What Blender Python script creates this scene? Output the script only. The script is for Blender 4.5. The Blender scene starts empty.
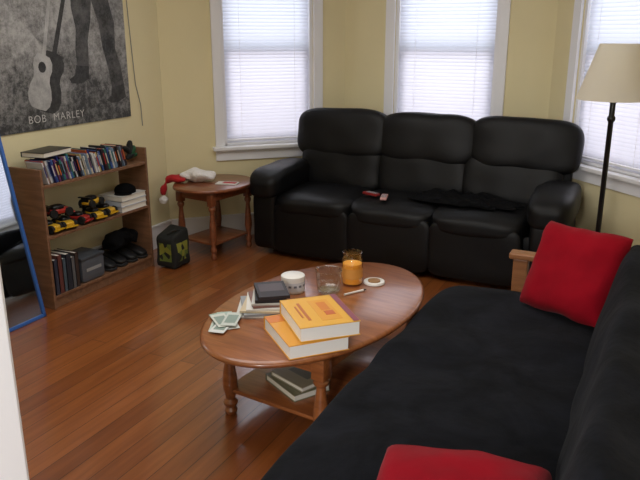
import bpy, bmesh, math, random
from mathutils import Vector, Matrix, Euler, noise
random.seed(7)
S=bpy.context.scene
COL=S.collection
try:
    S.view_settings.view_transform='Standard'
    S.view_settings.look='None'
except Exception: pass

# ------------------------------------------------------------ materials
def s2l(c):
    return tuple(((x/255)/12.92 if x/255<=0.04045 else (((x/255)+0.055)/1.055)**2.4) for x in c)
def setin(b,n,v):
    if n in b.inputs: b.inputs[n].default_value=v
_m={}
def mat(name,rgb,rough=.6,metal=0,bump=0,bscale=30,var=0,vscale=6,coat=0,sheen=0,trans=0,ior=1.45,spec=None):
    if name in _m: return _m[name]
    m=bpy.data.materials.new(name); m.use_nodes=True
    nt=m.node_tree; b=nt.nodes['Principled BSDF']; L=nt.links
    c=s2l(rgb)
    setin(b,'Base Color',(*c,1)); setin(b,'Roughness',rough); setin(b,'Metallic',metal)
    setin(b,'Coat Weight',coat); setin(b,'Coat Roughness',.15); setin(b,'Sheen Weight',sheen); setin(b,'Transmission Weight',trans); setin(b,'IOR',ior)
    if spec is not None: setin(b,'Specular IOR Level',spec)
    tc=nt.nodes.new('ShaderNodeTexCoord')
    if var:
        n=nt.nodes.new('ShaderNodeTexNoise'); n.inputs['Scale'].default_value=vscale; n.inputs['Detail'].default_value=5
        L.new(tc.outputs['Object'],n.inputs['Vector'])
        r=nt.nodes.new('ShaderNodeValToRGB')
        r.color_ramp.elements[0].position=.3; r.color_ramp.elements[1].position=.7
        r.color_ramp.elements[0].color=(*[max(0,x*(1-var)) for x in c],1)
        r.color_ramp.elements[1].color=(*[min(1,x*(1+var)) for x in c],1)
        L.new(n.outputs['Fac'],r.inputs['Fac']); L.new(r.outputs['Color'],b.inputs['Base Color'])
    if bump:
        n=nt.nodes.new('ShaderNodeTexNoise'); n.inputs['Scale'].default_value=bscale; n.inputs['Detail'].default_value=6
        L.new(tc.outputs['Object'],n.inputs['Vector'])
        k=nt.nodes.new('ShaderNodeBump'); k.inputs['Strength'].default_value=bump; k.inputs['Distance'].default_value=.02
        L.new(n.outputs['Fac'],k.inputs['Height']); L.new(k.outputs['Normal'],b.inputs['Normal'])
    _m[name]=m; return m

def wood(name,dark,light,scale=(2,18,18),rough=.35,coat=.3):
    m=bpy.data.materials.new(name); m.use_nodes=True; nt=m.node_tree; b=nt.nodes['Principled BSDF']; L=nt.links
    tc=nt.nodes.new('ShaderNodeTexCoord'); mp=nt.nodes.new('ShaderNodeMapping'); mp.inputs['Scale'].default_value=scale
    n=nt.nodes.new('ShaderNodeTexNoise'); n.inputs['Scale'].default_value=2.5; n.inputs['Detail'].default_value=8; n.inputs['Distortion'].default_value=.6
    r=nt.nodes.new('ShaderNodeValToRGB'); r.color_ramp.elements[0].position=.3; r.color_ramp.elements[1].position=.72
    r.color_ramp.elements[0].color=(*s2l(dark),1); r.color_ramp.elements[1].color=(*s2l(light),1)
    L.new(tc.outputs['Object'],mp.inputs['Vector']); L.new(mp.outputs[0],n.inputs['Vector']); L.new(n.outputs['Fac'],r.inputs['Fac']); L.new(r.outputs['Color'],b.inputs['Base Color'])
    setin(b,'Roughness',rough); setin(b,'Coat Weight',coat); setin(b,'Coat Roughness',.14)
    k=nt.nodes.new('ShaderNodeBump'); k.inputs['Strength'].default_value=.05; L.new(n.outputs['Fac'],k.inputs['Height']); L.new(k.outputs['Normal'],b.inputs['Normal'])
    return m

def floor_mat():
    m=bpy.data.materials.new('pine_floorboards'); m.use_nodes=True; nt=m.node_tree; b=nt.nodes['Principled BSDF']; L=nt.links; N=nt.nodes
    tc=N.new('ShaderNodeTexCoord'); mp=N.new('ShaderNodeMapping'); mp.inputs['Rotation'].default_value=(0,0,math.radians(90))
    L.new(tc.outputs['Object'],mp.inputs['Vector'])
    br=N.new('ShaderNodeTexBrick'); br.inputs['Scale'].default_value=1; br.offset=.37
    br.inputs['Brick Width'].default_value=2.6; br.inputs['Row Height'].default_value=.098; br.inputs['Mortar Size'].default_value=.0018
    br.inputs['Mortar Smooth'].default_value=.3; br.inputs['Bias'].default_value=0
    br.inputs['Color1'].default_value=(*s2l((158,94,48)),1); br.inputs['Color2'].default_value=(*s2l((134,76,38)),1); br.inputs['Mortar'].default_value=(*s2l((64,34,18)),1)
    L.new(mp.outputs[0],br.inputs['Vector'])
    m2=N.new('ShaderNodeMapping'); m2.inputs['Scale'].default_value=(22,1.4,1)
    L.new(tc.outputs['Object'],m2.inputs['Vector'])
    n=N.new('ShaderNodeTexNoise'); n.inputs['Scale'].default_value=1.6; n.inputs['Detail'].default_value=8; n.inputs['Distortion'].default_value=.4
    L.new(m2.outputs[0],n.inputs['Vector'])
    r=N.new('ShaderNodeValToRGB'); r.color_ramp.elements[0].position=.3; r.color_ramp.elements[1].position=.75
    r.color_ramp.elements[0].color=(.72,.66,.60,1); r.color_ramp.elements[1].color=(1.12,1.1,1.07,1)
    L.new(n.outputs['Fac'],r.inputs['Fac'])
    mx=N.new('ShaderNodeMix'); mx.data_type='RGBA'; mx.blend_type='MULTIPLY'; mx.inputs[0].default_value=1
    L.new(br.outputs['Color'],mx.inputs[6]); L.new(r.outputs['Color'],mx.inputs[7])
    L.new(mx.outputs[2],b.inputs['Base Color'])
    setin(b,'Roughness',.32); setin(b,'Coat Weight',.9); setin(b,'Coat Roughness',.14)
    wv=N.new('ShaderNodeTexNoise'); wv.inputs['Scale'].default_value=5; L.new(tc.outputs['Object'],wv.inputs['Vector'])
    k=N.new('ShaderNodeBump'); k.inputs['Strength'].default_value=.14; k.inputs['Distance'].default_value=.004; k.invert=True
    L.new(br.outputs['Fac'],k.inputs['Height'])
    k2=N.new('ShaderNodeBump'); k2.inputs['Strength'].default_value=.18; k2.inputs['Distance'].default_value=.006
    L.new(wv.outputs['Fac'],k2.inputs['Height']); L.new(k.outputs['Normal'],k2.inputs['Normal']); L.new(k2.outputs['Normal'],b.inputs['Normal'])
    try: L.new(k2.outputs['Normal'],b.inputs['Coat Normal'])
    except Exception: pass
    return m

def suede_mat():
    m=bpy.data.materials.new('black_suede_cover'); m.use_nodes=True; nt=m.node_tree; b=nt.nodes['Principled BSDF']; L=nt.links; N=nt.nodes
    tc=N.new('ShaderNodeTexCoord')
    n=N.new('ShaderNodeTexNoise'); n.inputs['Scale'].default_value=3.6; n.inputs['Detail'].default_value=8; n.inputs['Roughness'].default_value=.7; n.inputs['Distortion'].default_value=.8
    L.new(tc.outputs['Object'],n.inputs['Vector'])
    r=N.new('ShaderNodeValToRGB'); r.color_ramp.elements[0].position=.4; r.color_ramp.elements[1].position=.68
    r.color_ramp.elements[0].color=(.0045,.005,.0065,1); r.color_ramp.elements[1].color=(.0115,.0125,.0175,1)
    L.new(n.outputs['Fac'],r.inputs['Fac']); L.new(r.outputs['Color'],b.inputs['Base Color'])
    setin(b,'Roughness',1.0); setin(b,'Specular IOR Level',.10); setin(b,'Sheen Weight',.015)
    n2=N.new('ShaderNodeTexNoise'); n2.inputs['Scale'].default_value=9; n2.inputs['Detail'].default_value=6; L.new(tc.outputs['Object'],n2.inputs['Vector'])
    k=N.new('ShaderNodeBump'); k.inputs['Strength'].default_value=.4; k.inputs['Distance'].default_value=.02; L.new(n2.outputs['Fac'],k.inputs['Height']); L.new(k.outputs['Normal'],b.inputs['Normal'])
    return m

WALL=mat('cream_wall_paint',(228,216,174),.8,bump=.04,bscale=60,var=.03,vscale=2)
CEIL=mat('ceiling_paint',(225,222,212),.9)
WHITE=mat('white_gloss_trim',(238,238,242),.4)
FLOOR=floor_mat()
LEATHER=mat('black_leather',(7,7,9),.5,bump=.10,bscale=8,spec=.34)
LEATHER2=mat('black_leather_base',(7,7,8),.55,bump=.15,bscale=7,spec=.3)
SUEDE=suede_mat()
REDC=mat('red_cotton_cushion',(134,6,24),.95,bump=.2,bscale=12,var=.15,vscale=7,sheen=.04,spec=.15)
OAK=wood('honey_oak',(126,70,36),(162,98,54),coat=.8)
OAKD=wood('reddish_oak',(106,56,32),(142,82,50),coat=.5)
PINE=wood('pine_frame',(126,80,48),(160,108,68))
SHELFW=wood('brown_laminate',(108,76,54),(138,100,74),rough=.5,coat=.05)
BLACK=mat('black_enamel',(16,16,18),.35)
def mixmat(name,build):
    m=bpy.data.materials.new(name); m.use_nodes=True; nt=m.node_tree; N=nt.nodes
    N.remove(N['Principled BSDF']); o=N['Material Output']
    a,b,fac=build(N,nt.links)
    x=N.new('ShaderNodeMixShader')
    if isinstance(fac,(int,float)): x.inputs[0].default_value=fac
    else: nt.links.new(fac,x.inputs[0])
    nt.links.new(a.outputs[0],x.inputs[1]); nt.links.new(b.outputs[0],x.inputs[2]); nt.links.new(x.outputs[0],o.inputs[0]); return m
def _dt(c1,c2,f):
    def g(N,L):
        d=N.new('ShaderNodeBsdfDiffuse'); d.inputs[0].default_value=(*c1,1)
        t=N.new('ShaderNodeBsdfTranslucent'); t.inputs[0].default_value=(*c2,1); return d,t,f
    return g
SLAT=mixmat('vinyl_blind_slats',_dt((.72,.74,.82),(.82,.85,.95),.42))
SHADE=mixmat('linen_lamp_shade',_dt((.93,.88,.76),(.95,.90,.78),.55))
def _thin(tint,base,k):
    def g(N,L):
        d=N.new('ShaderNodeBsdfTransparent'); d.inputs[0].default_value=(*tint,1)
        t=N.new('ShaderNodeBsdfGlossy'); t.inputs['Roughness'].default_value=.05
        l=N.new('ShaderNodeLayerWeight'); l.inputs[0].default_value=.5
        p=N.new('ShaderNodeMath'); p.operation='POWER'; p.inputs[1].default_value=2.2; L.new(l.outputs['Facing'],p.inputs[0])
        q=N.new('ShaderNodeMath'); q.operation='MULTIPLY_ADD'; q.inputs[1].default_value=k; q.inputs[2].default_value=base; L.new(p.outputs[0],q.inputs[0])
        return d,t,q.outputs[0]
    return g
PANE=mixmat('window_pane',_thin((1,1,1),.04,.5))
GLASS=mixmat('clear_thin_glass',_thin((.90,.94,.96),.18,.8))
AMBER=mixmat('amber_thin_glass',_thin((.98,.84,.54),.10,.5))

# ------------------------------------------------------------ geometry helpers
def M(loc=(0,0,0),rot=(0,0,0)):
    return Matrix.Translation(loc)@Euler([math.radians(a) for a in rot]).to_matrix().to_4x4()
def box(bm,c,s,rot=(0,0,0),bev=0,mi=0):
    r=bmesh.ops.create_cube(bm,size=1)
    vs=r['verts']
    for v in vs: v.co=Vector((v.co.x*s[0],v.co.y*s[1],v.co.z*s[2]))
    fs=list({f for v in vs for f in v.link_faces})
    if bev:
        es=list({e for v in vs for e in v.link_edges})
        g=bmesh.ops.bevel(bm,geom=es,offset=bev,segments=2,affect='EDGES',profile=.5)
        vs=list({v for f in g['faces'] for v in f.verts}|{v for v in vs if v.is_valid})
        fs=list({f for v in vs for f in v.link_faces})
    m=M(c,rot)
    for v in vs: v.co=m@v.co
    for f in fs: f.material_index=mi
def lathe(bm,prof,c=(0,0,0),seg=24,sx=1,sy=1,mi=0,caps=True,rot=(0,0,0)):
    m=M(c,rot); rings=[]
    for r,z in prof:
        rings.append([bm.verts.new(m@Vector((r*sx*math.cos(2*math.pi*i/seg),r*sy*math.sin(2*math.pi*i/seg),z))) for i in range(seg)])
    for a,b in zip(rings,rings[1:]):
        for i in range(seg):
            f=bm.faces.new((a[i],a[(i+1)%seg],b[(i+1)%seg],b[i])); f.material_index=mi
    if caps:
        f=bm.faces.new(rings[0][::-1]); f.material_index=mi
        f=bm.faces.new(rings[-1]); f.material_index=mi
def tube(bm,pts,r,seg=8,mi=0):
    pts=[Vector(p) for p in pts]; rings=[]
    for i,p in enumerate(pts):
        d=(pts[min(i+1,len(pts)-1)]-pts[max(i-1,0)]).normalized()
        up=Vector((0,0,1)) if abs(d.z)<.9 else Vector((1,0,0))
        a=d.cross(up).normalized(); b=d.cross(a)
        rr=r[i] if isinstance(r,(list,tuple)) else r
        rings.append([bm.verts.new(p+a*rr*math.cos(2*math.pi*k/seg)+b*rr*math.sin(2*math.pi*k/seg)) for k in range(seg)])
    for a,b in zip(rings,rings[1:]):
        for i in range(seg):
            f=bm.faces.new((a[i],a[(i+1)%seg],b[(i+1)%seg],b[i])); f.material_index=mi
    bm.faces.new(rings[0][::-1]).material_index=mi; bm.faces.new(rings[-1]).material_index=mi
def prism(bm,pts,z0,z1,mi=0):
    a=[bm.verts.new(Vector((x,y,z0))) for x,y in pts]; b=[bm.verts.new(Vector((x,y,z1))) for x,y in pts]
    n=len(pts)
    bm.faces.new(a[::-1]).material_index=mi; bm.faces.new(b).material_index=mi
    for i in range(n): bm.faces.new((a[i],a[(i+1)%n],b[(i+1)%n],b[i])).material_index=mi
def sbox(bm,c,s,n=5,k=10,rot=(0,0,0),amp=0,freq=4,seed=0,fn=None,mi=0):
    """soft rounded block (superellipsoid) of full size s"""
    m=M(c,rot); V={}
    def vert(p):
        key=tuple(round(x,5) for x in p)
        if key in V: return V[key]
        q=Vector(p); l=(abs(q.x)**n+abs(q.y)**n+abs(q.z)**n)**(1/n); q=q/l
        w=Vector((q.x*s[0]/2,q.y*s[1]/2,q.z*s[2]/2))
        if fn: w=fn(w,q)
        w=m@w
        if amp:
            w=w+noise.noise_vector(w*freq+Vector((seed,seed*1.7,0)))*amp
        V[key]=bm.verts.new(w); return V[key]
    def g(i): return math.tan((-1+2*i/k)*math.pi/4)
    for ax in range(3):
        for sg in (-1,1):
            for i in range(k):
                for j in range(k):
                    qs=[(g(i),g(j)),(g(i+1),g(j)),(g(i+1),g(j+1)),(g(i),g(j+1))]
                    ps=[]
                    for a,b in qs:
                        p=[0,0,0]; p[ax]=sg; p[(ax+1)%3]=a; p[(ax+2)%3]=b; ps.append(vert(p))
                    if sg<0: ps=ps[::-1]
                    f=bm.faces.new(ps); f.material_index=mi
def pillow(bm,w,h,t,k=18,seed=0):
    V={}
    def vt(i,j,sd):
        x=-1+2*i/k; y=-1+2*j/k
        edge=(i in(0,k) or j in(0,k)); key=(i,j,0 if edge else sd)
        if key in V: return V[key]
        px=x*(1-.05*(1-y*y))*(1-.035*y*y*x*x); py=y*(1-.05*(1-x*x))*(1-.035*x*x*y*y)
        th=t/2*((1-x**4)*(1-y**4))**.45
        p=Vector((px*w/2,py*h/2,sd*th))
        p+=noise.noise_vector(Vector((x*1.6+seed,y*1.6,sd)))*.016+noise.noise_vector(Vector((x*4+seed,y*4,sd)))*.007
        V[key]=bm.verts.new(p); return V[key]
    for sd in (-1,1):
        for i in range(k):
            for j in range(k):
                q=[vt(i,j,sd),vt(i+1,j,sd),vt(i+1,j+1,sd),vt(i,j+1,sd)]
                if sd<0: q=q[::-1]
                bm.faces.new(q)
def link(o): COL.objects.link(o); return o
def thing(name,label,cat,loc=(0,0,0),rot=0,group=None):
    e=bpy.data.objects.new(name,None); e.empty_display_size=.05; link(e)
    e.location=loc; e.rotation_euler=(0,0,math.radians(rot)); e['label']=label; e['category']=cat
    if group: e['group']=group
    return e
def obj(name,bm,mats,parent=None,smooth=True,loc=None,rot=None,label=None,cat=None,group=None,kind=None,sub=0,angle=40):
    bmesh.ops.recalc_face_normals(bm,faces=bm.faces[:])
    me=bpy.data.meshes.new(name); bm.to_mesh(me); bm.free()
    for m in (mats if isinstance(mats,(list,tuple)) else [mats]): me.materials.append(m)
    o=bpy.data.objects.new(name,me); link(o)
    if smooth:
        for p in me.polygons: p.use_smooth=True
        try: me.set_sharp_from_angle(angle=math.radians(angle))
        except Exception: pass
    if parent: o.parent=parent
    if loc: o.location=loc
    if rot: o.rotation_euler=[math.radians(a) for a in rot]
    if label: o['label']=label
    if cat: o['category']=cat
    if group: o['group']=group
    if kind: o['kind']=kind
    if sub:
        md=o.modifiers.new('sub','SUBSURF'); md.levels=sub; md.render_levels=sub
    return o
def B(): return bmesh.new()

# ------------------------------------------------------------ room shell
XL=-3.42; YC=5.34; XR=.28; H=2.6
P1=(XL,4.30); P2=(-2.38,YC); P3=(-.76,YC); P4=(XR,4.30)
def wall(name,p0,p1,opening=None,T=.14):
    d=Vector((p1[0]-p0[0],p1[1]-p0[1],0)); Ln=d.length; ang=math.degrees(math.atan2(d.y,d.x))
    bm=B()
    def seg(a,b,z0,z1): box(bm,((a+b)/2,T/2,(z0+z1)/2),(b-a,T,z1-z0))
    if opening:
        a,b,z0,z1=opening
        seg(0,a,0,H); seg(b,Ln,0,H); seg(a,b,0,z0); seg(a,b,z1,H)
    else: seg(0,Ln,0,H)
    obj(name,bm,WALL,smooth=False,loc=(p0[0],p0[1],0),rot=(0,0,ang),kind='structure',label='cream yellow painted plaster wall')
    bm=B()
    box(bm,(Ln/2,-.009,.085),(Ln-.02,.018,.17)); box(bm,(Ln/2,-.012,.175),(Ln-.02,.024,.02),bev=.004)
    obj(name.replace('wall','baseboard'),bm,WHITE,smooth=False,loc=(p0[0],p0[1],0),rot=(0,0,ang),kind='structure',label='white painted baseboard')
    return ang
WP=8.2
def window(i,p0,ang,a,b,z0,z1):
    bm=B(); cw=.075
    w=b-a; c=(a+b)/2
    for x in (a-cw/2,b+cw/2): box(bm,(x,-.012,(z0+z1)/2),(cw,.024,z1-z0),bev=.004)
    box(bm,(c,-.012,z1+cw/2),(w+2*cw,.024,cw),bev=.004)
    box(bm,(c,-.02,z0-.014),(w+2*cw+.05,.09,.028),bev=.006)
    box(bm,(c,-.009,z0-.07),(w+2*cw,.018,.085),bev=.003)
    for x in (a+.012,b-.012): box(bm,(x,.075,(z0+z1)/2),(.024,.13,z1-z0))
    box(bm,(c,.075,z1-.012),(w,.13,.024)); box(bm,(c,.075,z0+.01),(w,.13,.02))
    zm=1.47
    for (y,za,zb) in ((.085,z0+.02,zm+.02),(.115,zm-.02,z1-.02)):
        for x in (a+.045,b-.045): box(bm,(x,y,(za+zb)/2),(.045,.03,zb-za))
        box(bm,(c,y,za+.025),(w-.06,.03,.05)); box(bm,(c,y,zb-.02),(w-.06,.03,.04))
        box(bm,(c,y,(za+zb)/2),(w-.13,.004,zb-za-.08),mi=1)
    obj('window_%d'%i,bm,[WHITE,PANE],smooth=False,loc=(p0[0],p0[1],0),rot=(0,0,ang),kind='structure',label='white framed double hung sash window')
    R=math.radians(ang)
    t=thing('window_blind','white horizontal slat blind lowered in front of window','blind',
        (p0[0]+c*math.cos(R)-.035*math.sin(R),p0[1]+c*math.sin(R)+.035*math.cos(R),z0+.02),ang,group='window blinds')
    hh=z1-z0-.04
    bm=B(); z=.05
    while z<hh-.04:
        m=M((0,0,z),(66,0,0)); ww=(w-.056)/2
        prof=[(-.0145,0),(-.005,.0022),(.005,.0022),(.0145,0)]
        lo=[bm.verts.new(m@Vector((-ww,y_,h_))) for y_,h_ in prof]; hi=[bm.verts.new(m@Vector((ww,y_,h_))) for y_,h_ in prof]
        for q in range(3): bm.faces.new((lo[q],hi[q],hi[q+1],lo[q+1]))
        z+=.0265
    obj('slats',bm,SLAT,parent=t,smooth=False)
    bm=B(); box(bm,(0,0,hh-.02),(w-.052,.035,.035),bev=.003); obj('head_rail',bm,WHITE,parent=t)
    bm=B(); box(bm,(0,0,.02),(w-.056,.026,.014),bev=.003); obj('bottom_rail',bm,WHITE,parent=t)
    bm=B()
    for x in (-w*.3,w*.3): tube(bm,[(x,-.016,.02),(x,-.016,hh-.03)],.0013,5)
    obj('ladder_cord',bm,WHITE,parent=t)
    for (za,zb,colr,en) in ((zm,z1+.1,(.86,.93,1),1.0),(z0-.1,zm,(1,.88,.90),.85)):
        ld=bpy.data.lights.new('daylight','AREA'); ld.shape='RECTANGLE'; ld.size=w*1.3; ld.size_y=zb-za; ld.energy=WP*en*w/.75; ld.color=colr
        lo=bpy.data.objects.new('daylight',ld); link(lo)
        lo.location=(p0[0]+c*math.cos(R)-.5*math.sin(R),p0[1]+c*math.sin(R)+.5*math.cos(R),(za+zb)/2)
        lo.rotation_euler=(math.radians(-90),0,R)
Z0,Z1=.74,2.25
a1=(-3.146-XL)*1.4142; b1=(-2.519-XL)*1.4142
ang=wall('wall_bay_west',P1,P2,(a1+.075,b1-.075,Z0,Z1)); window(1,P1,ang,a1+.075,b1-.075,Z0,Z1)
ang=wall('wall_north',P2,P3,(.351+.075,1.295-.075,Z0,Z1)); window(2,P2,ang,.351+.075,1.295-.075,Z0,Z1)
L3=1.471
ang=wall('wall_bay_east',P3,P4,(L3-b1+.075,L3-a1-.075,Z0,Z1)); window(3,P3,ang,L3-b1+.075,L3-a1-.075,Z0,Z1)
wall('wall_west',(XL,.60),P1); wall('wall_east',P4,(XR,.60))
bm=B(); prism(bm,[(-3.7,-2),(.6,-2),(.6,4.4),(-.7,5.6),(-2.45,5.6),(-3.7,4.4)],-.1,0)
obj('floor',bm,FLOOR,smooth=False,kind='structure',label='orange brown varnished pine floorboards')
bm=B(); prism(bm,[(-3.7,.4),(.6,.4),(.6,4.4),(-.7,5.6),(-2.45,5.6),(-3.7,4.4)],H,H+.1)
obj('ceiling',bm,CEIL,smooth=False,kind='structure',label='off-white plaster ceiling')
bm=B(); box(bm,((XL-.95)/2,.66,H/2),(-.95-XL,.12,H)); box(bm,((-.95+.28)/2,.66,2.3),(1.23,.12,.6))
obj('wall_south',bm,WALL,smooth=False,kind='structure',label='cream yellow painted plaster wall')
bm=B(); box(bm,(-.94,.66,1.0),(.02,.14,2.0)); box(bm,(-.985,.59,1.02),(.1,.02,2.04),bev=.004); box(bm,(-.985,.73,1.02),(.1,.02,2.04),bev=.004)
box(bm,(-.34,.66,1.99),(1.2,.14,.02)); box(bm,(-.34,.59,2.05),(1.2,.02,.1))
obj('trim_1',bm,WHITE,smooth=False,kind='structure',label='white painted door casing')

# ------------------------------------------------------------ sofa
sx0,sy0=-1.60,4.68
sofa=thing('sofa','black leather three-seat reclining sofa with padded arms','sofa',(sx0,sy0,0))
bm=B(); sbox(bm,(.02,.03,.2),(1.98,.60,.32),n=12,k=10)
obj('base',bm,LEATHER2,parent=sofa)
for i in range(3):
    x=(-1+i)*.592
    bm=B()
    sbox(bm,(x,-.325,.225),(.604,.10,.38),n=9,k=12,amp=.005,freq=5,seed=i)
    obj('footrest_panel',bm,LEATHER,parent=sofa,sub=1)
    bm=B()
    sbox(bm,(x,-.075,.405),(.622,.62,.155),n=6,k=14,amp=.012,freq=4,seed=i+4,fn=lambda w,q:Vector((w.x,w.y,w.z+.006*(1-q.x**2)*(1 if q.z>0 else 0)-(.03*max(0,-q.y)**4 if q.z>0 else 0))))
    obj('seat_cushion',bm,LEATHER,parent=sofa,sub=1)
    xb=.05+(-1+i)*.645
    bm=B()
    sbox(bm,(xb,.24,.60),(.70,.20,.38),n=4.5,k=14,rot=(-10,0,0),amp=.012,freq=5,seed=i+9)
    obj('lumbar_cushion',bm,LEATHER,parent=sofa,sub=1)
    xb=.07+(-1+i)*.685
    bm=B()
    sbox(bm,(xb,.275,.85),(.765,.20,.39),n=4.2,k=14,rot=(-9,0,0),amp=.014,freq=4.5,seed=i+19)
    obj('headrest_cushion',bm,LEATHER,parent=sofa,sub=1)
bm=B(); sbox(bm,(.06,.32,.53),(2.04,.12,.93),n=9,k=10,rot=(-6,0,0)); obj('back_frame',bm,LEATHER2,parent=sofa)
for (xc,wb,wp) in ((-.965,.20,.26),(1.04,.22,.28)):
    bm=B(); sbox(bm,(xc,-.06,.27),(wb,.64,.46),n=12,k=12,amp=.005,freq=8)
    obj('arm_body',bm,LEATHER,parent=sofa,sub=1)
    bm=B(); sbox(bm,(xc,-.07,.555),(wp,.70,.20),n=4.2,k=14,amp=.012,freq=5,seed=xc+3,
        fn=lambda w,q:Vector((w.x,w.y,w.z-.05*max(0,-q.y)**4)))
    obj('arm_pad',bm,LEATHER,parent=sofa,sub=1)

bm=B()
k=30; g=[]
for i in range(k+1):
    row=[]
    for j in range(k+1):
        u=-1+2*i/k; v=-1+2*j/k
        su=u*math.sqrt(1-v*v/2*.6); sv=v*math.sqrt(1-u*u/2*.6); rr=min(1,math.hypot(su,sv))
        rad=1+.4*noise.noise(Vector((su*2.2,sv*2.2,3)))
        h=.045*max(0,1-rr**4)*(0.35+abs(noise.noise(Vector((su*4,sv*4,1))))*2.2)
        row.append(bm.verts.new(Vector((su*.36*rad,min(.17,sv*.16*rad),h+.003))))
    g.append(row)
for i in range(k):
    for j in range(k): bm.faces.new((g[i][j],g[i+1][j],g[i+1][j+1],g[i][j+1]))
CLOTH=mat('black_cloth',(9,9,11),.95,bump=.4,bscale=20,spec=.15)
o=obj('jacket',bm,CLOTH,loc=(-1.16,4.61,.499),rot=(0,0,-7),label='crumpled black jacket lying on the sofa seat',cat='jacket',sub=1)
md=o.modifiers.new('s','SOLIDIFY'); md.thickness=.006
def remote(loc,rot,rgb,lab):
    t=thing('remote_control',lab,'remote control',loc,rot)
    bm=B(); box(bm,(0,0,.009),(.045,.13,.018),bev=.004); obj('remote_body',bm,mat('remote_body_%d'%rgb[0],rgb,.4),parent=t)
    bm=B()
    for a in range(3):
        for b in range(6): box(bm,(-.012+a*.012,-.05+b*.016,.0195),(.007,.007,.003))
    obj('button_pad',bm,mat('grey_buttons',(150,150,155),.5),parent=t,smooth=False)
remote((-1.80,4.52,.497),70,(130,34,34),'dark red remote control on the sofa seat')
remote((-1.68,4.46,.497),15,(200,150,145),'small light pinkish grey remote control on the sofa seat')

def turned(bm,x,y,h,r=.03,block=.09):
    p=[(.55,0),(.75,.02),(.85,.05),(.6,.09),(.9,.12),(.95,.15),(.6,.19),(.72,.24),(1,.34),(.92,.46),(.62,.62),(.55,.68),(.9,.71),(.95,.74),(.6,.77)]
    hh=h-block
    lathe(bm,[(r*a,b/.77*hh) for a,b in p],(x,y,0),seg=18)
    box(bm,(x,y,h-block/2),(r*1.75,r*1.75,block),bev=.003)

# ------------------------------------------------------------ coffee table
CT=(-1.29,2.655); TZ=.43
ct=thing('coffee_table','oval honey oak coffee table with turned legs and lower shelf','coffee table',(CT[0],CT[1],0),-7)
ax,ay=.405,.67
bm=B(); lathe(bm,[(.955,TZ-.028),(.985,TZ-.026),(1.0,TZ-.018),(1.0,TZ-.010),(.985,TZ-.003),(.97,TZ)],seg=72,sx=ax,sy=ay)
obj('table_top',bm,OAK,parent=ct,angle=60)
bm=B()
lx,ly=.235,.40; ox=.025
for s in (-1,1):
    box(bm,(ox+s*lx,0,TZ-.068),(.02,2*ly,.08)); box(bm,(ox,s*ly,TZ-.068),(2*lx,.02,.08))
obj('apron',bm,OAK,parent=ct,smooth=False)
for a in (-1,1):
    for b in (-1,1):
        bm=B(); turned(bm,ox+a*lx,b*ly,TZ-.028,.034,.10); obj('leg',bm,OAK,parent=ct)
bm=B(); box(bm,(ox,0,.12),(2*lx+.03,2*ly+.03,.018),bev=.004); obj('lower_shelf',bm,OAK,parent=ct)

# ------------------------------------------------------------ end table
EZ=.53
et=thing('end_table','small oval reddish wood end table with turned legs','end table',(-2.965,4.27,0),-8)
bm=B(); lathe(bm,[(.95,EZ-.026),(.985,EZ-.024),(1,EZ-.014),(.985,EZ-.003),(.965,EZ)],seg=56,sx=.275,sy=.33); obj('table_top',bm,OAKD,parent=et,angle=60)
bm=B()
for s in (-1,1):
    box(bm,(s*.15,0,EZ-.06),(.018,.40,.07)); box(bm,(0,s*.2,EZ-.06),(.30,.018,.07))
obj('apron',bm,OAKD,parent=et,smooth=False)
for a in (-1,1):
    for b in (-1,1):
        bm=B(); turned(bm,a*.155,b*.2,EZ-.026,.028,.1); obj('leg',bm,OAKD,parent=et)
bm=B(); box(bm,(0,0,.115),(.32,.41,.016),bev=.004); obj('lower_shelf',bm,OAKD,parent=et)

hat=thing('santa_hat','limp red santa hat with white fluffy trim drooping over table edge','hat',(-3.09,4.21,EZ),8)
RED=mat('red_plush',(176,28,34),.9,bump=.3,bscale=40,sheen=.1)
FLUFF=mat('white_fluff',(236,232,230),.95,bump=.7,bscale=60)
bm=B(); sbox(bm,(.01,.03,.046),(.26,.20,.085),n=2.3,k=12,amp=.026,freq=14); obj('fur_trim',bm,FLUFF,parent=hat,sub=1)
bm=B(); sbox(bm,(-.13,-.04,.03),(.17,.13,.055),n=2.4,k=12,amp=.02,freq=14,seed=3,fn=lambda w,q:Vector((w.x,w.y,w.z-(.015*max(0,-q.x)))));
tube(bm,[(-.16,-.06,.035),(-.195,-.075,.015),(-.215,-.085,-.03),(-.225,-.09,-.07),(-.222,-.092,-.10)],[.034,.034,.032,.026,.016],12); obj('hat_cone',bm,RED,parent=hat,sub=1)
bm=B(); sbox(bm,(-.222,-.092,-.13),(.06,.06,.06),n=2,k=8,amp=.012,freq=30); obj('pompom',bm,FLUFF,parent=hat)
bm=B(); box(bm,(0,0,.004),(.16,.09,.008),bev=.002); box(bm,(.02,0,.0085),(.1,.05,.002),mi=1)
obj('gift_card',bm,[mat('paper_white',(222,218,212),.7),RED],loc=(-2.84,4.26,EZ+.0005),rot=(0,0,15),label='white paper card with red print on the end table',cat='card')

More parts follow.
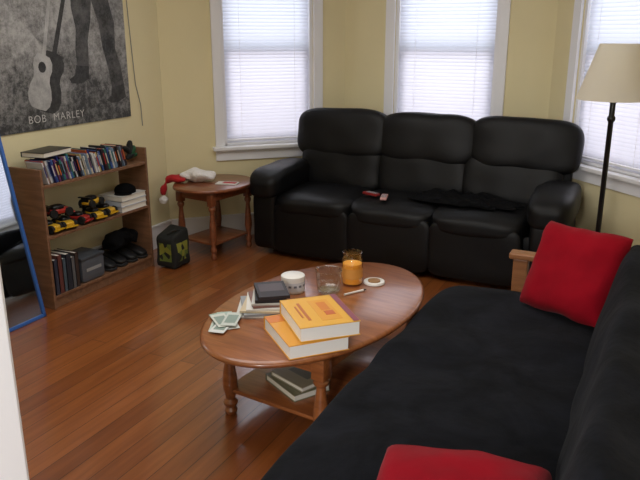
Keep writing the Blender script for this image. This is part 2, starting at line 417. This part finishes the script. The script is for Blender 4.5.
# ------------------------------------------------------------ bookcase
_before=set(bpy.data.objects)
BY0,BY1=2.79,3.72; BX0,BX1=-3.40,-3.15; BH=.85
bc=thing('bookcase','low brown laminate bookcase with three open shelves','bookcase',((BX0+BX1)/2,(BY0+BY1)/2,0))
W=BY1-BY0; D=BX1-BX0
for s in (-1,1):
    bm=B(); box(bm,(0,s*(W/2-.009),BH/2),(D,.018,BH),bev=.002); obj('side_panel',bm,SHELFW,parent=bc,smooth=False)
SH=[.08,.45,.755]
for z in SH:
    bm=B(); box(bm,(0,0,z-.009),(D-.005,W-.036,.018),bev=.002); obj('shelf_board',bm,SHELFW,parent=bc,smooth=False)
bm=B(); box(bm,(D/2-.02,0,.032),(.014,W-.036,.062)); obj('kick_board',bm,SHELFW,parent=bc,smooth=False)
cols=[(40,40,50),(40,50,110),(190,190,190),(150,40,40),(60,90,150),(180,160,110),(30,30,34),(110,130,150),(190,185,170),(90,50,90),(50,110,100),(180,90,50),(200,200,200),(130,140,155),(30,30,40),(50,40,44)]
y=BY0+.06; ii=0
while y<3.53:
    w=random.choice([.012,.014,.010,.011,.016]); h=random.choice([.14,.135,.145,.13,.155,.125]); c=random.choice(cols)
    bm=B(); box(bm,(0,w/2,h/2),(.13,w*.94,h),bev=.0012); box(bm,(.0657,w/2,h*.55),(.001,w*.6,h*.5),mi=1); box(bm,(0,w/2,h+.0003),(.12,w*.5,.001),mi=1)
    c2=random.choice(cols)
    obj('dvd_case',bm,[mat('case_%d_%d_%d'%c,c,.35),mat('case_%d_%d_%d'%c2,c2,.35)],smooth=False,loc=(-3.218-random.random()*.02,y,SH[2]+.0008),rot=(15,0,0),
        label='slim plastic disc case leaning in a row on top shelf',cat='disc case',group='disc cases on the top shelf')
    y+=w*1.05+.0006; ii+=1
def book(name,loc,rot,w,d,t,cover,lab,pages=(225,220,208),stripe=None,spine=None,cat='book',group=None):
    tt=thing(name,lab,cat,loc,rot,group)
    bm=B(); c=.003
    box(bm,(0,0,c/2),(w,d,c)); box(bm,(0,0,t-c/2),(w,d,c)); box(bm,(-w/2+c/2,0,t/2),(c,d,t))
    ms=[mat('cover_%d_%d_%d'%cover,cover,.4)]
    for q,(cx,cy,ww,dd,col) in enumerate(stripe or []):
        box(bm,(cx*w,cy*d,t+.0004+.0003*q),(ww*w,dd*d,.0006),mi=len(ms)); ms.append(mat('print_%d_%d_%d'%col,col,.4))
    for q,(cy,dd,col) in enumerate(spine or []):
        box(bm,(-w/2-.0004-.0004*q,cy*d,t/2),(.0008,dd*d,t*.8),mi=len(ms)); ms.append(mat('print_%d_%d_%d'%col,col,.4))
    obj('cover',bm,ms,parent=tt,smooth=False)
    bm=B(); box(bm,(.001,0,t/2),(w-.008,d-.008,t-2*c)); obj('pages',bm,mat('pages_%d'%pages[0],pages,.8),parent=tt,smooth=False)
    return tt
book('book',(-3.25,2.95,SH[2]+.155),8,.16,.25,.03,(34,34,38),'black hardcover book lying on the disc cases')
bm=B()
for k_,(dx,dy,dz,r_) in enumerate([(0,0,.03,15),(.0,.02,.06,50),(0,-.02,.07,-35),(0,.02,.03,10),(0,.0,.09,70)]):
    sbox(bm,(dx,dy,dz),(.05,.09,.035),n=2.5,k=8,rot=(r_,0,0),amp=.008,freq=20,seed=k_,mi=k_%2)
obj('work_gloves',bm,[mat('dark_glove',(22,24,24),.8),mat('green_glove',(30,76,46),.7)],loc=(-3.22,3.63,SH[2]+.015),label='pair of dark green and black gloves heaped on shelf',cat='gloves',sub=1)
def toycar(loc,rot,rgb,lab,tilt=(0,0)):
    t=thing('toy_car',lab,'toy car',loc,rot,group='toy cars on the middle shelf')
    t.rotation_euler=(math.radians(tilt[0]),math.radians(tilt[1]),math.radians(rot))
    bm=B(); sbox(bm,(0,0,.035),(.15,.075,.035),n=4,k=8); box(bm,(.075,0,.022),(.025,.085,.008)); obj('car_body',bm,mat('toy_%d_%d'%rgb[:2],rgb,.3,coat=.4),parent=t)
    bm=B(); sbox(bm,(-.01,0,.055),(.085,.062,.04),n=3,k=8); box(bm,(-.07,0,.072),(.02,.085,.006)); box(bm,(-.07,0,.057),(.008,.05,.03)); obj('cabin',bm,BLACK,parent=t)
    for a in (-1,1):
        for b in (-1,1):
            bm=B(); lathe(bm,[(.012,-.01),(.024,-.01),(.028,0),(.024,.01),(.012,.01)],(a*.05,b*.038,.028),seg=16,rot=(90,0,0)); obj('wheel',bm,mat('rubber',(18,18,18),.8),parent=t)
YL=(206,160,34)
toycar((-3.235,2.88,SH[1]+.002),10,YL,'yellow and black toy car among a jumble of toys')
toycar((-3.225,3.00,SH[1]+.002),-12,YL,'yellow and black toy car among a jumble of toys')
toycar((-3.235,3.125,SH[1]+.002),12,(160,40,34),'red and black toy car among a jumble of toys')
toycar((-3.22,3.245,SH[1]+.002),-8,YL,'yellow and black toy car among a jumble of toys')
toycar((-3.235,3.36,SH[1]+.002),6,YL,'yellow and black toy car among a jumble of toys')
toycar((-3.23,2.97,SH[1]+.082),75,(160,40,34),'red and black toy car lying on other toys')
toycar((-3.23,3.25,SH[1]+.082),100,YL,'yellow and black toy car lying on other toys')
z=SH[1]
for t_,c_,r_ in [(.036,(204,202,200),0),(.036,(190,198,210),-1),(.032,(214,212,206),1)]:
    book('book',(-3.255,3.565,z+.0005),90+r_,.25,.2,t_,c_,'white paperback book stacked flat on the middle shelf',group='stacked white books'); z+=t_+.001
cap=thing('baseball_cap','dark navy baseball cap on a stack of white books','cap',(-3.24,3.58,z+.001),-60)
bm=B(); lathe(bm,[(.07,0),(.073,.015),(.068,.032),(.052,.048),(.028,.058),(.004,.06)],seg=24); obj('crown',bm,CLOTH,parent=cap)
bm=B(); pts=[(.07*math.cos(t),.07*math.sin(t)) for t in [math.radians(a) for a in range(-55,56,10)]]+[(.065+.055*math.cos(t),.06*math.sin(t)) for t in [math.radians(a) for a in range(70,-71,-14)]]
prism(bm,pts,.002,.006); obj('brim',bm,CLOTH,parent=cap)
y=BY0+.03
for w,h,c in [(.03,.22,(50,54,70)),(.035,.24,(96,54,50)),(.028,.21,(70,84,94)),(.04,.23,(40,44,54)),(.03,.2,(90,92,96)),(.03,.22,(62,50,46))]:
    t=book('book',(0,0,0),0,.17,h,w,c,'hardcover book standing upright on the bottom shelf',group='books on the bottom shelf')
    t.rotation_euler=(math.radians(90),0,math.pi); t.location=(-3.24,y,SH[0]+.001+h/2)
    y+=w+.001
bm=B(); sbox(bm,(0,0,.08),(.19,.2,.155),n=14,k=8); box(bm,(.096,0,.08),(.003,.13,.02),mi=1); box(bm,(0,0,.157),(.195,.205,.02),bev=.004,mi=2)
obj('storage_box',bm,[mat('grey_plastic',(84,88,96),.5),mat('light_label',(150,150,150),.6),mat('grey_lid',(66,70,76),.5)],loc=(-3.25,3.14,SH[0]+.001),label='grey plastic storage box with lid on bottom shelf',cat='box')
def shoe(loc,rot,lab):
    t=thing('shoe',lab,'shoe',loc,rot,group='black shoes on the bottom shelf')
    bm=B(); sbox(bm,(0,0,.045),(.23,.085,.075),n=3,k=12,fn=lambda w,q:Vector((w.x,w.y*(1+.12*q.x),w.z*(1-.45*max(0,q.x)) - .015*max(0,q.x)+ (.028*max(0,-q.x) if q.z>0 else 0)))); obj('upper',bm,mat('black_shoe',(20,20,22),.5),parent=t,sub=1)
    bm=B(); sbox(bm,(0,0,.011),(.235,.09,.022),n=4,k=10); obj('sole',bm,mat('dark_sole',(34,34,36),.7),parent=t)
for q,yy in enumerate((3.33,3.435,3.54,3.645)): shoe((-3.275,yy,SH[0]+.001),0,'black leather shoe on the bottom shelf')
bm=B(); sbox(bm,(0,0,.035),(.16,.3,.10),n=3,k=14,amp=.045,freq=11)
obj('folded_cloth',bm,CLOTH,loc=(-3.25,3.50,SH[0]+.13),label='crumpled black cloth heaped on top of the shoes',cat='cloth',sub=1)
bag=thing('tote_bag','soft boxy black bag with yellow green front panel on floor','bag',(-3.03,3.79,0),2)
def slump(w,q): return Vector((w.x*(1-.05*max(0,q.z)),w.y*(1-.04*max(0,q.z)),w.z+.02*max(0,q.z)*q.y))
def bagmat():
    m=bpy.data.materials.new('black_canvas_with_olive_panel'); m.use_nodes=True; nt=m.node_tree; b=nt.nodes['Principled BSDF']; L=nt.links; N=nt.nodes
    tc=N.new('ShaderNodeTexCoord'); v=N.new('ShaderNodeTexVoronoi'); v.inputs['Scale'].default_value=26; L.new(tc.outputs['Object'],v.inputs['Vector'])
    sx=N.new('ShaderNodeSeparateColor'); L.new(v.outputs['Color'],sx.inputs[0])
    sp=N.new('ShaderNodeSeparateXYZ'); L.new(tc.outputs['Object'],sp.inputs[0])
    def band(sock,c,half):
        s=N.new('ShaderNodeMath'); s.operation='SUBTRACT'; s.inputs[1].default_value=c; L.new(sock,s.inputs[0])
        a=N.new('ShaderNodeMath'); a.operation='ABSOLUTE'; L.new(s.outputs[0],a.inputs[0])
        l=N.new('ShaderNodeMath'); l.operation='LESS_THAN'; l.inputs[1].default_value=half; L.new(a.outputs[0],l.inputs[0]); return l.outputs[0]
    # panel on the front (+x) face and the near side (-y) face
    zb=band(sp.outputs['Z'],.12,.065)
    yb=band(sp.outputs['Y'],.0,.065); xb=band(sp.outputs['X'],.0,.05)
    xo=N.new('ShaderNodeMath'); xo.operation='GREATER_THAN'; xo.inputs[1].default_value=.07; L.new(sp.outputs['X'],xo.inputs[0])
    f1=N.new('ShaderNodeMath'); f1.operation='MULTIPLY'; L.new(yb,f1.inputs[0]); L.new(xo.outputs[0],f1.inputs[1])
    yo=N.new('ShaderNodeMath'); yo.operation='LESS_THAN'; yo.inputs[1].default_value=-.08; L.new(sp.outputs['Y'],yo.inputs[0])
    f2=N.new('ShaderNodeMath'); f2.operation='MULTIPLY'; L.new(xb,f2.inputs[0]); L.new(yo.outputs[0],f2.inputs[1])
    mxx=N.new('ShaderNodeMath'); mxx.operation='MAXIMUM'; L.new(f1.outputs[0],mxx.inputs[0]); L.new(f2.outputs[0],mxx.inputs[1])
    f3=N.new('ShaderNodeMath'); f3.operation='MULTIPLY'; L.new(mxx.outputs[0],f3.inputs[0]); L.new(zb,f3.inputs[1])
    f4=N.new('ShaderNodeMath'); f4.operation='MULTIPLY'; L.new(f3.outputs[0],f4.inputs[0])
    ad=N.new('ShaderNodeMath'); ad.operation='ADD'; ad.inputs[1].default_value=.15; L.new(sx.outputs[0],ad.inputs[0]); L.new(ad.outputs[0],f4.inputs[1])
    r=N.new('ShaderNodeValToRGB'); r.color_ramp.interpolation='CONSTANT'
    r.color_ramp.elements[0].color=(.009,.010,.009,1); r.color_ramp.elements[1].position=.32; r.color_ramp.elements[1].color=(*s2l((138,138,50)),1)
    e=r.color_ramp.elements.new(.85); e.color=(*s2l((96,110,44)),1)
    L.new(f4.outputs[0],r.inputs['Fac']); L.new(r.outputs['Color'],b.inputs['Base Color']); setin(b,'Roughness',.8); return m
bm=B(); sbox(bm,(0,0,.13),(.17,.19,.26),n=10,k=14,amp=.012,freq=9,seed=4,fn=slump); obj('bag_body',bm,bagmat(),parent=bag,sub=1)
bm=B(); tube(bm,[(.0,-.06,.245),(.03,-.04,.27),(.05,0,.268),(.06,.03,.26),(.065,.05,.25)],.007,8); obj('strap',bm,mat('black_canvas',(24,26,24)),parent=bag)
for o_ in set(bpy.data.objects)-_before:
    if o_.parent is None: o_.location.y+=.035

# ------------------------------------------------------------ mirror
mr=thing('leaning_mirror','tall mirror with thin blue frame leaning against wall','mirror',(-3.13,2.50,0),0)
tilt=-10.5
bm=B()
for s in (-1,1): box(bm,(0,s*.22,.75),(.022,.02,1.5),bev=.003)
box(bm,(0,0,.01),(.022,.46,.02),bev=.003); box(bm,(0,0,1.49),(.022,.46,.02),bev=.003)
obj('mirror_frame',bm,mat('blue_plastic_frame',(52,100,176),.35),parent=mr,rot=(0,tilt,0))
bm=B(); box(bm,(-.002,0,.75),(.008,.425,1.465)); obj('mirror_glass',bm,mat('mirror_silver',(200,208,214),.03,metal=1),parent=mr,smooth=False,rot=(0,tilt,0))

# ------------------------------------------------------------ poster
def grain_mat(name,lo,hi,p0=.36,p1=.7,grad=True,scale=22):
    m=bpy.data.materials.new(name); m.use_nodes=True; nt=m.node_tree; b=nt.nodes['Principled BSDF']; L=nt.links; N=nt.nodes
    tc=N.new('ShaderNodeTexCoord'); n=N.new('ShaderNodeTexNoise'); n.inputs['Scale'].default_value=scale; n.inputs['Detail'].default_value=10; n.inputs['Roughness'].default_value=.8
    L.new(tc.outputs['Object'],n.inputs['Vector']); src=n.outputs['Fac']
    if grad:
        n3=N.new('ShaderNodeTexNoise'); n3.inputs['Scale'].default_value=4; n3.inputs['Detail'].default_value=4; L.new(tc.outputs['Object'],n3.inputs['Vector'])
        mx=N.new('ShaderNodeMath'); mx.operation='MULTIPLY_ADD'; mx.inputs[1].default_value=.5; mx.inputs[2].default_value=-.25; L.new(n3.outputs['Fac'],mx.inputs[0])
        sp=N.new('ShaderNodeSeparateXYZ'); L.new(tc.outputs['Object'],sp.inputs[0])
        mr_=N.new('ShaderNodeMapRange'); mr_.inputs[1].default_value=-.55; mr_.inputs[2].default_value=.0; mr_.inputs[3].default_value=-.12; mr_.inputs[4].default_value=.08
        L.new(sp.outputs['Z'],mr_.inputs[0]); ad=N.new('ShaderNodeMath'); L.new(n.outputs['Fac'],ad.inputs[0]); L.new(mr_.outputs[0],ad.inputs[1])
        a2=N.new('ShaderNodeMath'); L.new(ad.outputs[0],a2.inputs[0]); L.new(mx.outputs[0],a2.inputs[1]); src=a2.outputs[0]
    r=N.new('ShaderNodeValToRGB'); r.color_ramp.elements[0].position=p0; r.color_ramp.elements[1].position=p1
    r.color_ramp.elements[0].color=(lo,lo,lo*.98,1); r.color_ramp.elements[1].color=(hi,hi*.98,hi*.95,1)
    L.new(src,r.inputs['Fac']); L.new(r.outputs['Color'],b.inputs['Base Color']); setin(b,'Roughness',.5); return m
PY0,PY1,PZ0,PZ1=2.35,3.93,1.03,2.12
pc=((PY0+PY1)/2,(PZ0+PZ1)/2)
po=thing('wall_poster','black and white poster of a guitar and trousered legs','poster',(XL+.006,pc[0],pc[1]))
bm=B(); box(bm,(0,0,0),(.003,PY1-PY0,PZ1-PZ0)); obj('poster_sheet',bm,grain_mat('grey_grass_photo_print',.035,.42),parent=po,smooth=False)
def flat(name,pts,x,m_):
    bm=B(); vs=[bm.verts.new((x,a-pc[0],b-pc[1])) for a,b in pts]; bm.faces.new(vs)
    obj(name,bm,m_,parent=po,smooth=False)
PG=grain_mat('print_light_grey',.22,.56,.3,.7,False,9); PD=grain_mat('print_dark',.010,.07,.4,.7,False); PM=grain_mat('print_mid_grey',.010,.15,.4,.70,False,9)
def guitar(cy,cz,ang,s):
    a=math.radians(ang)
    prof=[(.0,-.24),(.07,-.235),(.105,-.20),(.118,-.15),(.105,-.09),(.08,-.04),(.08,0),(.095,.04),(.09,.09),(.06,.125),(.018,.13),(.015,.5),(.024,.51),(.024,.6),(0,.61)]
    pts=prof+[(-x,z) for x,z in prof[::-1][1:-1]]
    return [(cy+s*(x*math.cos(a)+z*math.sin(a)),cz+s*(-x*math.sin(a)+z*math.cos(a))) for x,z in pts]
flat('printed_guitar_shadow',guitar(3.235,1.36,20,1.0),.0020,PD)
flat('printed_guitar',[(3.165+(a-3.165)*.86,b) for a,b in guitar(3.165,1.36,17,.90)],.0026,PG)
flat('printed_sound_hole',[(3.17+.03*math.cos(t/12*2*math.pi),1.40+.033*math.sin(t/12*2*math.pi)) for t in range(12)],.0032,PD)
flat('printed_trousers',[(3.44,2.12),(3.78,2.12),(3.80,1.95),(3.79,1.80),(3.83,1.66),(3.82,1.5),(3.86,1.38),(3.88,1.26),(3.82,1.235),(3.76,1.23),(3.74,1.36),(3.70,1.5),(3.68,1.66),(3.63,1.80),(3.61,1.68),(3.57,1.55),(3.56,1.38),(3.51,1.365),(3.46,1.38),(3.455,1.5),(3.475,1.62),(3.45,1.75),(3.46,1.9)],.0024,PM)
flat('printed_boots',[(3.45,1.40),(3.56,1.39),(3.55,1.31),(3.48,1.285),(3.40,1.29),(3.38,1.315),(3.43,1.34)],.0028,PD)
flat('printed_boots',[(3.755,1.24),(3.88,1.26),(3.89,1.17),(3.81,1.14),(3.74,1.14),(3.70,1.165),(3.745,1.19)],.0028,PD)
def word(txt,yc):
    cu=bpy.data.curves.new('w','FONT'); cu.body=txt; cu.size=.066; cu.align_x='LEFT'; cu.extrude=.0003; cu.space_character=1.15; cu.offset=-.0006
    tmp=bpy.data.objects.new('tmp_text',cu); link(tmp); bpy.context.view_layer.update()
    me=bpy.data.meshes.new_from_object(tmp.evaluated_get(bpy.context.evaluated_depsgraph_get()))
    bpy.data.objects.remove(tmp); me.name='poster_lettering'; me.materials.clear(); me.materials.append(mat('print_pale',(204,202,198),.5))
    to=bpy.data.objects.new('poster_lettering',me); link(to); to.parent=po; to.location=(.004,yc-pc[0],1.075-pc[1]); to.rotation_euler=(math.pi/2,0,math.pi/2)
word('BOB',3.02); word('MARLEY',3.215)

bm=B(); tube(bm,[(XL+.008,3.955,2.3),(XL+.008,3.965,1.9),(XL+.008,3.985,1.5),(XL+.008,4.0,1.25),(XL+.008,4.04,1.1),(XL+.008,4.045,.95)],.0035,6)
obj('hanging_cord',bm,mat('grey_cord',(150,146,136),.6),label='thin grey cord hanging down the wall',cat='cord')

# ------------------------------------------------------------ futon
fu=thing('futon','black suede covered futon with pale wood frame','futon',(-.43,2.2,0))
fy0,fy1=1.10,3.26; cy=(fy0+fy1)/2-2.2; fl=fy1-fy0
def wr(w,q):
    return Vector((w.x,w.y,w.z+(.005*math.sin(w.y*8+w.x*5+5*noise.noise(w*2)) if q.z>.5 else 0)))
bm=B(); sbox(bm,(-.07,cy,.325),(.78,fl,.20),n=9,k=40,amp=.014,freq=4.5,seed=2,fn=wr); obj('seat_mattress',bm,SUEDE,parent=fu,sub=1)
bm=B(); sbox(bm,(.40,cy,.56),(.17,fl,.42),n=5,k=32,rot=(0,14,0),amp=.026,freq=4,seed=6); obj('back_mattress',bm,SUEDE,parent=fu,sub=1)
for s,yy in ((-1,fy0-.06),(1,fy1+.06)):
    bm=B(); yl=yy-2.2
    box(bm,(.15,yl,.57),(.62,.075,.032),bev=.008)
    box(bm,(-.105,yl,.278),(.07,.055,.556),bev=.006); box(bm,(.42,yl,.278),(.07,.055,.556),bev=.006)
    box(bm,(.15,yl,.20),(.52,.03,.09),bev=.004)
    for q in range(3): box(bm,(.03+q*.13,yl,.38),(.03,.02,.36))
    obj('arm_frame',bm,PINE,parent=fu,smooth=False)
bm=B(); box(bm,(-.38,cy,.19),(.03,fl+.06,.08),bev=.004); box(bm,(.30,cy,.19),(.03,fl+.06,.08),bev=.004)
for q in range(9): box(bm,(-.04,cy-fl/2+.12+q*(fl-.24)/8,.215),(.66,.06,.018))
obj('slatted_base',bm,PINE,parent=fu,smooth=False)

px=Vector((.9,-.42,0)).normalized(); py=Vector((.21,.45,.866)); py=(py-px*py.dot(px)).normalized(); pz=px.cross(py)
m1=Matrix((( px.x,py.x,pz.x,-.267),(px.y,py.y,pz.y,3.04),(px.z,py.z,pz.z,.61),(0,0,0,1)))
bm=B(); pillow(bm,.42,.42,.16,seed=1)
o=obj('throw_pillow',bm,REDC,label='square red cotton throw pillow propped on futon far end',cat='pillow',group='red throw pillows',sub=1); o.matrix_world=m1
m2=Matrix.Translation((-.325,1.42,.495))@Euler((math.radians(6),math.radians(0),math.radians(10))).to_matrix().to_4x4()
bm=B(); pillow(bm,.46,.44,.14,seed=5)
o=obj('throw_pillow',bm,REDC,label='square red cotton throw pillow lying on futon seat',cat='pillow',group='red throw pillows',sub=1); o.matrix_world=m2

# ------------------------------------------------------------ floor lamp
fl_=thing('floor_lamp','black metal floor lamp with beige fabric shade','floor lamp',(-.255,4.08,0))
bm=B(); lathe(bm,[(.125,0),(.125,.012),(.11,.022),(.03,.03),(.02,.05)],seg=32); obj('base',bm,BLACK,parent=fl_)
bm=B(); lathe(bm,[(.014,.04),(.014,1.14),(.021,1.15),(.021,1.165),(.015,1.175),(.015,1.24),(.023,1.245),(.023,1.30)],seg=16); obj('pole',bm,BLACK,parent=fl_)
bm=B(); lathe(bm,[(.19,1.26),(.098,1.545)],seg=48,caps=False); obj('lamp_shade',bm,SHADE,parent=fl_)
bm=B()
for q in range(3):
    a=q*2*math.pi/3; tube(bm,[(0,0,1.50),(.097*math.cos(a),.097*math.sin(a),1.53)],.002,6)
lathe(bm,[(.004,1.29),(.004,1.5),(.008,1.505)],seg=8); obj('shade_holder',bm,BLACK,parent=fl_)
bm=B(); lathe(bm,[(.014,1.30),(.016,1.33),(.032,1.38),(.03,1.41),(.012,1.435)],seg=16); obj('bulb',bm,mat('bulb_white',(230,228,220),.3),parent=fl_)

# ------------------------------------------------------------ things on the coffee table
T=TZ+.0008
OR=(210,124,48); PU=(96,64,120)
book('textbook',(-1.175,2.275,T),-42,.31,.245,.056,(222,158,62),'thick orange and yellow softcover textbook under another',pages=(238,236,234),stripe=[(-.36,0,.22,1,OR)],spine=[(0,.96,OR),(.3,.3,PU)],group='stacked textbooks')
book('textbook',(-1.135,2.315,T+.058),-46,.30,.24,.058,(226,172,70),'thick orange yellow and purple textbook on top of stack',pages=(238,236,234),stripe=[(.0,.10,.7,.34,(222,158,62)),(-.12,.12,.28,.16,(210,128,56)),(.12,.14,.14,.16,(196,104,60)),(.0,-.26,.6,.05,(190,110,60)),(.0,-.34,.4,.03,(190,110,60)),(0,.44,.98,.10,(140,80,96))],spine=[(0,.98,(214,146,60)),(.2,.5,PU)],group='stacked textbooks')
def sheet(name,loc,rot,w,d,t,rgb,lab,cat,inset=None,group=None):
    bm=B(); box(bm,(0,0,t/2),(w,d,t)); ms=[mat('paper_%d_%d_%d'%rgb,rgb,.5)]
    for (cx,cy_,ww,dd,c) in (inset or []):
        box(bm,(cx*w,cy_*d,t+.0002),(ww*w,dd*d,.0005),mi=len(ms)); ms.append(mat('ink_%d_%d_%d'%c,c,.5))
    obj(name,bm,ms,smooth=False,loc=loc,rot=(0,0,rot),label=lab,cat=cat,group=group)
z=T
for i,(w,d,t,c,r_) in enumerate([(.22,.27,.008,(214,212,206),26),(.2,.27,.010,(150,154,160),36),(.20,.26,.008,(206,190,160),22),(.19,.25,.008,(224,222,216),30),(.17,.22,.010,(130,94,86),38),(.17,.22,.007,(200,198,192),28)]):
    sheet('magazine',(-1.505+.007*i,2.475+.005*i,z),r_,w*.85,d*.85,t,c,'folded paper magazine in a loose pile on table','magazine',[(0,.2,.7,.2,(120,60,60)),(0,-.2,.7,.3,(90,100,120))],group='pile of magazines'); z+=t+.0008
sheet('disc_case',(-1.47,2.51,z),32,.135,.19,.014,(36,34,38),'dark plastic disc case on top of the paper pile','disc case',[(0,.25,.8,.15,(120,110,110)),(.1,-.2,.4,.3,(80,50,50))],group='disc cases on the pile'); z+=.015
sheet('disc_case',(-1.465,2.515,z),38,.135,.19,.014,(48,44,48),'dark plastic disc case on top of the paper pile','disc case',[(0,.1,.8,.5,(84,76,80))],group='disc cases on the pile')
z=T
for i,(dx,dy,r_,c) in enumerate([(0,0,25,(196,206,196)),(.03,.03,45,(214,216,212)),(-.015,.05,60,(150,176,160)),(.03,-.02,12,(220,222,220)),(.0,.05,38,(170,190,180)),(.0,.02,50,(210,214,206)),(.035,.045,20,(200,206,200))]):
    sheet('paper_slip',(-1.565+dx,2.245+dy,z),r_,.065,.14,.0012,c,'pale green and white paper slip in a loose heap','paper slip',[(0,0,.7,.6,(140,158,150))],group='loose paper slips'); z+=.0024
WPL=mat('white_plastic',(232,230,226),.35)
tin=thing('round_tub','short white round tin with printed label on the coffee table','tin',(-1.475,2.735,T))
bm=B(); lathe(bm,[(.052,0),(.055,.004),(.055,.062),(.053,.064)],seg=36); obj('tin_body',bm,WPL,parent=tin)
bm=B(); lathe(bm,[(.056,.062),(.056,.078),(.052,.081)],seg=36); obj('tin_lid',bm,WPL,parent=tin)
bm=B(); lathe(bm,[(.0555,.012),(.0555,.054)],seg=36,caps=False)
for q in range(14):
    a=q*2*math.pi/14; box(bm,(.0558*math.cos(a),.0558*math.sin(a),.036),(.0012,.014,.010),rot=(0,0,math.degrees(a)),mi=1)
obj('tin_label',bm,[mat('pale_label',(206,208,214),.5),mat('label_ink',(110,112,124),.5)],parent=tin,smooth=False)
bm=B(); lathe(bm,[(.001,.012),(.048,.013),(.055,.02),(.062,.104)],seg=40,caps=False); lathe(bm,[(.0625,.1035),(.0635,.106),(.062,.108),(.060,.106)],seg=40,caps=False); lathe(bm,[(.001,0),(.049,0),(.054,.012)],seg=40,caps=False)
obj('glass_tumbler',bm,GLASS,loc=(-1.32,2.80,T),label='short clear glass tumbler on the coffee table',cat='glass')
cj=thing('jar_candle','orange candle in a glass jar on the coffee table','candle',(-1.265,2.95,T))
bm=B(); lathe(bm,[(.001,0),(.046,0),(.049,.01),(.049,.128),(.044,.136),(.046,.160)],seg=36,caps=False); lathe(bm,[(.047,.158),(.0475,.161),(.045,.162)],seg=36,caps=False); obj('jar',bm,AMBER,parent=cj)
bm=B(); lathe(bm,[(.0465,.008),(.0465,.105),(.004,.103)],seg=36); obj('wax',bm,mat('orange_wax',(238,180,96),.5),parent=cj)
bm=B(); lathe(bm,[(.0502,.035),(.0502,.085)],seg=36,caps=False); obj('jar_label',bm,mat('yellow_label',(206,142,64),.5),parent=cj)
ld_=thing('small_dish','white and gold round dish lying on table','dish',(-1.17,3.00,T))
bm=B(); lathe(bm,[(.05,0),(.052,.004),(.05,.012),(.04,.014),(.038,.009)],seg=36); obj('dish_body',bm,WPL,parent=ld_)
bm=B(); lathe(bm,[(.03,.010),(.03,.016),(.02,.017)],seg=24); obj('dish_center',bm,mat('tan_seal',(150,112,70),.5),parent=ld_)
pn=thing('pen','white plastic pen lying on the coffee table','pen',(-1.20,2.83,T),-30)
bm=B(); tube(bm,[(0,-.06,.0055),(0,.05,.0055)],.005,10); obj('barrel',bm,WPL,parent=pn)
bm=B(); tube(bm,[(0,.05,.0055),(0,.062,.0055),(0,.07,.0055)],[.0045,.003,.001],10); obj('tip',bm,BLACK,parent=pn)
book('book',(-1.29,2.42,.1300),-30,.24,.18,.03,(120,116,90),'olive covered paperback on the table lower shelf',stripe=[(0,0,.7,.5,(170,160,130))])
book('book',(-1.28,2.43,.1618),-22,.21,.16,.022,(150,140,116),'beige paperback lying on another book on lower shelf',stripe=[(0,.1,.6,.4,(110,108,96))])

# ------------------------------------------------------------ added ceiling lamp, fill lights + world
cl=thing('added_ceiling_lamp','made-up round frosted flush ceiling lamp out of view','ceiling lamp',(-1.6,2.0,H))  # unseen fixture, made up to go with the room fill below it
bm=B(); lathe(bm,[(.20,0),(.20,-.03),(.17,-.07),(.09,-.10),(.01,-.11)],seg=32); obj('diffuser',bm,mat('frosted_glass',(235,232,225),.5),parent=cl)
pl=bpy.data.lights.new('room_fill','AREA'); pl.shape='DISK'; pl.size=2.4; pl.energy=36; pl.color=(1,.985,.96)  # fill light added under the ceiling to keep the room bright
plo=bpy.data.objects.new('room_fill',pl); link(plo); plo.location=(-1.7,2.5,H-.14)
hl=bpy.data.lights.new('casing_fill','AREA'); hl.shape='DISK'; hl.size=.5; hl.energy=50; hl.color=(1,.99,.98)  # unseen fill added behind the camera to whiten the door casing
hlo=bpy.data.objects.new('casing_fill',hl); link(hlo); hlo.location=(-.45,-1.0,1.7)
hlo.rotation_euler=(Vector((-1.3,.6,1.0))-Vector((-.45,-1.0,1.7))).to_track_quat('-Z','Y').to_euler()
w=bpy.data.worlds.new('World'); S.world=w; w.use_nodes=True
w.node_tree.nodes['Background'].inputs[0].default_value=(.95,.97,1,1); w.node_tree.nodes['Background'].inputs[1].default_value=.9

cd=bpy.data.cameras.new('Camera'); cd.sensor_width=36; cd.lens=700/640*36; cd.clip_start=.05
co=bpy.data.objects.new('Camera',cd); link(co); co.location=(0,0,1.6); co.rotation_euler=(math.radians(90-16.5),0,math.radians(26))
S.camera=co
